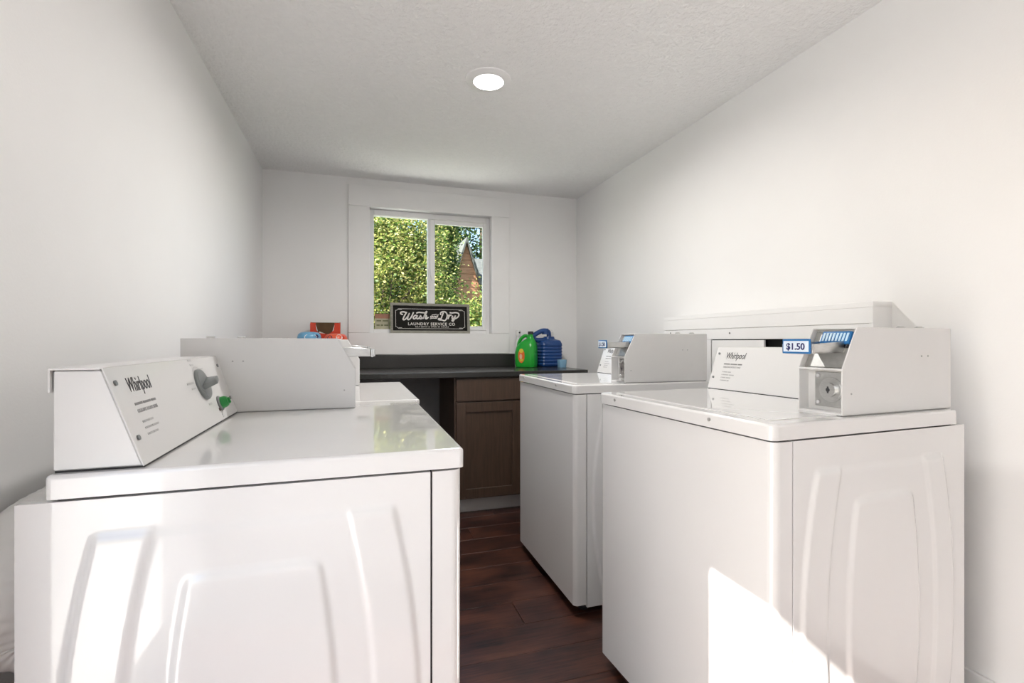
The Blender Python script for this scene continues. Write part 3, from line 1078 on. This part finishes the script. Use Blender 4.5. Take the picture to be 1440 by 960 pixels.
# ------------------------------------------------------------------ bottles on the right of the counter
gj = tag(empty('detergent_jug', (1.192, 3.395, CZ), R(-38)), 'bright green detergent jug with orange and yellow label and dark cap', 'detergent jug')
bm = bmesh.new()
loft(bm, [(0, 0, 0.0, 0.066, 0.050, 5), (0, 0, 0.004, 0.073, 0.056, 5), (0, 0, 0.03, 0.078, 0.060, 4.5), (0, 0, 0.11, 0.078, 0.060, 4.2),
          (0.004, 0, 0.150, 0.074, 0.056, 3.6), (0.012, 0, 0.178, 0.062, 0.047, 3), (0.022, 0, 0.196, 0.045, 0.034, 2.6), (0.030, 0, 0.212, 0.028, 0.023, 2.2),
          (0.033, 0, 0.226, 0.019, 0.019, 2), (0.033, 0, 0.246, 0.017, 0.017, 2)])
tube(bm, [(0.016, 0, 0.226), (-0.010, 0, 0.232), (-0.040, 0, 0.212), (-0.058, 0, 0.178), (-0.062, 0, 0.135)], 0.013, 12, 8)
fin('bottle', bm, M_JUGG, gj, smooth=True)
bm = bmesh.new()
lathe(bm, [(0.0, 0.244), (0.021, 0.244), (0.021, 0.250), (0.020, 0.264), (0.0, 0.265)], 24, (0.033, 0, 0))
fin('cap', bm, M_BLACK, gj, smooth=True)
# label on the narrow side facing the aisle
bm = bmesh.new()
prism(bm, [(-0.0590 + 0.0, 0.040)] * 0 + [(0.045 * math.cos(t) * 0.55 - 0.018, 0.085 + 0.052 * math.sin(t)) for t in np.linspace(0, 2 * math.pi, 20, endpoint=False)], 'y', -0.0615, -0.0603)
lab = fin('label', bm, M_ORG, gj)
bm = bmesh.new()
prism(bm, [(0.016 * math.cos(t) - 0.018, 0.122 + 0.016 * math.sin(t)) for t in np.linspace(0, 2 * math.pi, 14, endpoint=False)], 'y', -0.0622, -0.0616)
prism(bm, [(-0.030, 0.045), (-0.006, 0.045), (-0.004, 0.062), (-0.022, 0.066)], 'y', -0.0622, -0.0616)
fin('label_print', bm, M_YEL, lab)
bm = bmesh.new()
prism(bm, [(0.010 * math.cos(t) - 0.022, 0.080 + 0.020 * math.sin(t)) for t in np.linspace(0, 2 * math.pi, 12, endpoint=False)], 'y', -0.0628, -0.0623)
fin('label_print', bm, mat('label_pale', (0.82, 0.55, 0.35), 0.5), lab)

bj = tag(empty('liquid_jug', (1.388, 3.455, CZ), R(8)), 'large dark blue ribbed jug with a top handle beside the green jug', 'jug')
bm = bmesh.new()
secs = [(0, 0, 0.0, 0.080, 0.070, 5), (0, 0, 0.004, 0.088, 0.078, 5)]
for k in range(26):
    z = 0.012 + k * 0.006
    g = 0.0022 * math.sin(k * 1.57)
    secs.append((0, 0, z, 0.092 + g, 0.082 + g, 5))
secs += [(0, 0, 0.178, 0.092, 0.082, 4.5), (0.004, 0, 0.198, 0.080, 0.072, 4), (0.006, 0, 0.206, 0.055, 0.05, 3), (0.008, 0, 0.210, 0.045, 0.040, 2.4), (0.008, 0, 0.226, 0.040, 0.036, 2.2), (0.008, 0, 0.228, 0.035, 0.03, 2.2)]
loft(bm, secs)
fin('jug_body', bm, M_JUGB, bj, smooth=True)
bm = bmesh.new()
tube(bm, [(-0.020, -0.01, 0.205), (-0.075, -0.01, 0.200), (-0.118, -0.01, 0.205), (-0.132, -0.01, 0.228), (-0.105, -0.01, 0.250), (-0.050, -0.01, 0.272), (-0.005, -0.01, 0.264), (0.004, -0.01, 0.222)], 0.018, 12, 8)
cyl(bm, (-0.03, -0.01, 0.245), (-0.03, -0.01, 0.288), 0.026, 0.024, 20)
fin('pour_handle', bm, M_JUGB, bj, smooth=True)
bm = bmesh.new()
lathe(bm, [(0, 0.226), (0.022, 0.226), (0.022, 0.262), (0.016, 0.268), (0.014, 0.280), (0, 0.281)], 20, (0.036, 0.02, 0))
fin('cap', bm, M_WHITEP, bj, smooth=True)

wb = tag(empty('white_bottle', (1.172, 3.526, CZ)), 'white bottle standing behind the green jug with only its neck and cap showing', 'bottle')
bm = bmesh.new()
lathe(bm, [(0, 0), (0.023, 0), (0.026, 0.005), (0.026, 0.165), (0.022, 0.195), (0.014, 0.215), (0.013, 0.235)], 24)
fin('bottle', bm, M_WHITEP, wb, smooth=True)
bm = bmesh.new()
lathe(bm, [(0, 0.232), (0.019, 0.232), (0.020, 0.270), (0.012, 0.278), (0, 0.279)], 20)
fin('cap', bm, M_WHITEP, wb, smooth=True)
bm = bmesh.new()
cyl(bm, (0.004, -0.0195, 0.258), (0.004, -0.024, 0.258), 0.007, 0.006, 10)
fin('spray_nozzle', bm, M_BLACK, wb)

bm = bmesh.new()
loft(bm, [(0, 0, 0, 0.026, 0.026, 6), (0, 0, 0.056, 0.030, 0.030, 6)], 28, cap=False)
loft(bm, [(0, 0, 0.003, 0.0235, 0.0235, 6), (0, 0, 0.056, 0.028, 0.028, 6)], 28, cap=False)
loft(bm, [(0, 0, 0, 0.026, 0.026, 6), (0, 0, 0.003, 0.0235, 0.0235, 6)], 28)
tag(fin('measuring_cup', bm, M_CUP, None, (1.437, 3.30, CZ), smooth=True), 'small translucent pale blue measuring cup in front of the blue jug', 'cup')

# ------------------------------------------------------------------ items on the left of the counter
rc = tag(empty('detergent_carton', (-0.203, 3.455, CZ)), 'red cardboard carton with a torn-open front showing its brown inside', 'carton')
hw, dp, hh, tt = 0.092, 0.055, 0.318, 0.004
box('back_wall', -hw, hw, dp - tt, dp, 0, hh, M_KRAFT, rc)
for s in (-1, 1):
    bm = bmesh.new()
    prism(bm, [(-dp, 0), (dp - tt, 0), (dp - tt, hh), (-dp * 0.2, hh), (-dp, hh - 0.012)], 'x', s * hw, s * (hw - tt))
    fin('side_wall', bm, M_RED, rc)
bm = bmesh.new()
prism(bm, [(-hw + tt, 0.0), (hw - tt, 0.0), (hw - tt, hh - 0.006), (hw - 0.034, hh - 0.006), (hw - 0.040, 0.270), (hw - 0.052, 0.252), (0.02, 0.238), (-0.01, 0.242), (-hw + 0.052, 0.246), (-hw + 0.036, 0.266), (-hw + 0.034, hh - 0.006), (-hw + tt, hh - 0.006)], 'y', -dp, -dp + tt)
fin('front_wall', bm, M_RED, rc)
box('bottom', -hw + tt, hw - tt, -dp + tt, dp - tt, 0, tt, M_KRAFT, rc)
bm = bmesh.new()
for s in (-1, 1):
    prism(bm, [(s * (hw - 0.034), 0.300), (s * (hw - 0.040), 0.264), (s * (hw - 0.047), 0.256), (s * (hw - 0.041), 0.280)], 'y', -dp - 0.0008, -dp - 0.0001)
fin('torn_edge', bm, M_WHITEP, rc)['kind'] = 'stuff'
tag(box('white_sheet', -0.030, 0.030, -0.018, 0.018, 0, 0.002, M_WHITEP, None, M=Matrix.Translation((-0.215, 3.440, 1.140)) @ Matrix.Rotation(R(24), 4, 'Y') @ Matrix.Rotation(R(10), 4, 'X')),
    'white folded dryer sheet poking out of the red carton', 'dryer sheet')
# the sheets stack that fills the carton up to the opening
tag(box('dryer_sheet_stack', -0.203 - hw + 0.008, -0.203 + hw - 0.008, 3.455 - dp + 0.008, 3.455 + dp - 0.008, CZ + tt + 0.0005, 1.128, M_WHITEP, bev=0.004),
    'stack of white dryer sheets filling the inside of the red carton', 'dryer sheets')


def tub(name, loc, m, lidm, label, cat, r, h_, blobs):
    t = tag(empty(name, loc), label, cat)
    bm = bmesh.new()
    lathe(bm, [(0, 0), (r * 0.94, 0), (r, 0.006), (r, h_ * 0.76), (r * 0.97, h_ * 0.80)], 36)
    fin('tub_body', bm, m, t, smooth=True)
    bm = bmesh.new()
    lathe(bm, [(0, h_ * 0.80), (r * 1.03, h_ * 0.80), (r * 1.03, h_ * 0.87), (r * 0.95, h_ * 0.94), (r * 0.74, h_ * 0.985), (r * 0.4, h_), (0, h_)], 36)
    fin('lid', bm, lidm, t, smooth=True)
    for (az, z0, z1, da, mm) in blobs:
        bm = bmesh.new()
        n = 10
        ring = []
        for k in range(n * 2):
            ang = 2 * math.pi * k / (n * 2)
            a = az + da * math.cos(ang)
            z = (z0 + z1) / 2 + (z1 - z0) / 2 * math.sin(ang)
            fz = z / h_
            rr = r * 1.045 if fz < 0.87 else r * (1.045 - 0.10 * (fz - 0.87) / 0.07) if fz < 0.94 else r * (0.945 - 0.21 * (fz - 0.94) / 0.045)
            ring.append(bm.verts.new((rr * math.cos(a), rr * math.sin(a), z + 0.002)))
        bm.faces.new(ring)
        fin('label_print', bm, mm, t)
    return t


tub('pod_tub', (-0.288, 3.27, CZ), M_WHITEP, M_LBLUE, 'light blue lidded tub left of the red carton, behind the coin box', 'tub', 0.068, 0.250,
    [(R(-78), 0.195, 0.236, 0.55, M_WHITEP), (R(-45), 0.21, 0.232, 0.16, M_NAVY)])
tub('pod_tub', (-0.132, 3.28, CZ), M_CORAL, M_CORAL, 'coral red tub with white and navy print in front of the red carton', 'tub', 0.068, 0.240,
    [(R(-120), 0.195, 0.226, 0.25, M_NAVY), (R(-70), 0.200, 0.232, 0.30, M_WHITEP), (R(-48), 0.205, 0.226, 0.12, M_RED)])

# ------------------------------------------------------------------ outdoors
GZ = -0.12
bm = bmesh.new()
prism(bm, [(-9, -8), (XL - T - 0.001, -8), (XL - T - 0.001, YB + T + 0.001), (9, YB + T + 0.001), (9, 6.05), (-9, 6.05)], 'z', GZ - 0.1, GZ)  # unseen pale ground, extended past the window to bounce sun onto the ceiling
tag(fin('bounce_ground', bm, M_CONC), 'unseen pale concrete ground added outside to bounce sunlight into the room', 'bounce_ground')['kind'] = 'structure'
o = box('lawn', -9, 30, 6.052, 60, GZ - 0.12, GZ - 0.02, M_GRASS)
tag(o, 'green lawn outside the window', 'lawn')
o['kind'] = 'structure'
rng = np.random.default_rng(3)


def leaf_mesh(name, centres, size, cols):
    n = len(centres)
    d = rng.normal(size=(n, 3))
    d[:, 2] *= 0.6
    d /= np.linalg.norm(d, axis=1)[:, None]
    q = rng.normal(size=(n, 3))
    s = np.cross(d, q)
    s /= np.linalg.norm(s, axis=1)[:, None]
    L = size * rng.uniform(0.7, 1.3, n)[:, None]
    v = np.empty((n, 4, 3))
    v[:, 0] = centres - d * L * 0.5
    v[:, 1] = centres + s * L * 0.27
    v[:, 2] = centres + d * L * 0.5
    v[:, 3] = centres - s * L * 0.27
    me = bpy.data.meshes.new(name)
    me.vertices.add(n * 4)
    me.vertices.foreach_set('co', v.reshape(-1))
    me.loops.add(n * 4)
    me.loops.foreach_set('vertex_index', np.arange(n * 4))
    me.polygons.add(n)
    me.polygons.foreach_set('loop_start', np.arange(0, n * 4, 4))
    me.update(calc_edges=True)
    at = me.color_attributes.new('leafcol', 'FLOAT_COLOR', 'POINT')
    c = np.ones((n, 4, 4))
    k = rng.integers(0, len(cols), n)
    base = np.array(cols)[k] * rng.uniform(0.65, 1.25, n)[:, None]
    c[:, :, :3] = base[:, None, :]
    at.data.foreach_set('color', c.reshape(-1))
    return me


YG = [(0.24, 0.27, 0.060), (0.34, 0.34, 0.11), (0.10, 0.17, 0.032), (0.42, 0.39, 0.15), (0.05, 0.09, 0.020)]
GG = [(0.08, 0.15, 0.030), (0.14, 0.21, 0.050), (0.27, 0.28, 0.085), (0.04, 0.075, 0.020)]
DG = [(0.030, 0.055, 0.020), (0.05, 0.08, 0.025), (0.02, 0.04, 0.02)]
OG = [(0.25, 0.15, 0.06), (0.20, 0.17, 0.05), (0.28, 0.13, 0.06)]


def bush(name, label, cat, x, y, h_, rx, ry, nleaf, size, cols, trunk=0.5, clumps=60, group=None):
    t = tag(empty(name, (x, y, GZ - 0.02)), label, cat, group)
    cz = trunk + (h_ - trunk) * 0.5
    rz_ = (h_ - trunk) * 0.5
    u = rng.normal(size=(clumps, 3))
    u /= np.linalg.norm(u, axis=1)[:, None]
    u *= rng.uniform(0.35, 1.0, clumps)[:, None] ** 0.6
    cc = u * np.array([rx, ry, rz_]) * 0.86 + np.array([0, 0, cz])
    idx = rng.integers(0, clumps, nleaf)
    pos = cc[idx] + rng.normal(size=(nleaf, 3)) * np.array([rx, ry, rz_]) * 0.115
    me = leaf_mesh('foliage', pos, size, cols)
    link('foliage', me, M_LEAF, t)
    bm = bmesh.new()
    tube(bm, [(0, 0, 0), (0.03, 0.02, trunk * 0.6), (0.0, 0.0, cz), (0.02, 0, cz + rz_ * 0.6)], lambda q: 0.07 * (1 - 0.75 * q) * max(1, h_ / 4), 10, 6)
    fin('trunk', bm, M_BARK, t, smooth=True)
    for k in range(7):
        bm = bmesh.new()
        a = 2.4 * k
        tip = Vector((math.cos(a) * rx * 0.7, math.sin(a) * ry * 0.7, cz + rz_ * (0.1 + 0.08 * k)))
        s0 = Vector((0.01, 0.01, cz - rz_ * (0.6 - 0.1 * k)))
        tube(bm, [s0, s0.lerp(tip, 0.5) + Vector((0, 0, -0.08)), tip], lambda q: 0.028 * (1 - 0.8 * q), 7, 5)
        fin('branch', bm, M_BARK, t, smooth=True)
    return t


bush('leafy_shrub', 'tall yellow-green leafy shrub filling the left window pane', 'shrub', 0.35, 6.9, 3.3, 1.15, 0.8, 60000, 0.044, YG, 0.1, 160, 'shrubs outside the window')
bush('leafy_shrub', 'low mixed green shrub showing at the bottom right of the window', 'shrub', 1.45, 5.25, 1.92, 0.75, 0.55, 26000, 0.036, GG + YG[:2], 0.15, 70, 'shrubs outside the window')
bush('leafy_shrub', 'green shrub beyond the left edge of the window', 'shrub', -2.0, 7.2, 3.2, 1.0, 0.8, 12000, 0.066, GG, 0.2, 60, 'shrubs outside the window')
bush('leafy_shrub', 'orange-tinged shrub in front of the house gable at right of the window', 'shrub', 2.38, 8.4, 2.65, 0.33, 0.5, 7000, 0.048, OG + YG, 0.2, 50, 'shrubs outside the window')
bush('garden_tree', 'tall dark green tree standing behind the yellow-green shrub', 'tree', 0.0, 12.4, 6.4, 1.9, 1.3, 32000, 0.085, DG + GG, 1.0, 80, 'trees outside the window')
bush('garden_tree', 'mid green tree left of the house gable seen through the right pane', 'tree', 1.45, 9.6, 4.6, 0.50, 0.8, 24000, 0.060, GG + YG[2:], 0.8, 60, 'trees outside the window')
bush('garden_tree', 'distant dark tree above the house roof at upper right of the window', 'tree', 6.0, 24.0, 10.5, 3.6, 2.5, 20000, 0.18, DG + GG[:1], 2.0, 90, 'trees outside the window')

# neighbouring house with a steep gable
HX, HY = 3.03, 14.0
hs = tag(empty('house', (HX, HY, GZ)), 'orange-brown sided house gable with grey roof beyond the shrubs', 'house')
GH, EAVE, HWID = 4.12, 1.0, 0.98
bw = 0.20
z = 0.0
while z < GH - 0.02:
    za, zb_ = z, min(z + bw - 0.012, GH)

    def half(zz):
        return HWID if zz <= EAVE else max(0.0, HWID * (GH - zz) / (GH - EAVE))
    bm = bmesh.new()
    ha, hb = half(za), half(zb_)
    if za < EAVE < zb_:
        prism(bm, [(-ha, za), (ha, za), (HWID, EAVE), (hb, zb_), (-hb, zb_), (-HWID, EAVE)], 'y', -0.03, 0.0)
    elif hb > 0.01:
        prism(bm, [(-ha, za), (ha, za), (hb, zb_), (-hb, zb_)], 'y', -0.03, 0.0)
    else:
        prism(bm, [(-ha, za), (ha, za), (0, zb_)], 'y', -0.03, 0.0)
    fin('siding_board', bm, M_SIDING, hs)
    z += bw
bm = bmesh.new()
prism(bm, [(-HWID, 0), (HWID, 0), (HWID, EAVE), (0, GH - 0.01), (-HWID, EAVE)], 'y', 0.0, 5.0)
fin('house_core', bm, M_SIDING, hs)
for s in (-1, 1):
    bm = bmesh.new()
    n_ = Vector((GH - EAVE, 0, HWID)).normalized() * 0.09
    prism(bm, [(0, GH + 0.0), (s * (HWID + 0.12), EAVE - 0.25), (s * (HWID + 0.12 + n_.x), EAVE - 0.25 + n_.z), (0, GH + 0.14)], 'y', -0.18, 5.1)
    fin('roof_slope', bm, M_SHINGLE, hs)
# lower wing with a roof slope facing the window
bm = bmesh.new()
bx(bm, HWID + 0.02, 6.0, 0.8, 4.8, 0, 2.6)
fin('wing_wall', bm, M_SIDING, hs)
bm = bmesh.new()
prism(bm, [(0.35, 2.45), (2.8, 4.15), (5.2, 2.45), (5.2, 2.35), (2.8, 4.05), (0.35, 2.35)], 'x', 0.0, 6.2)
fin('roof_slope', bm, M_SHINGLE, hs)

bpy.context.view_layer.update()
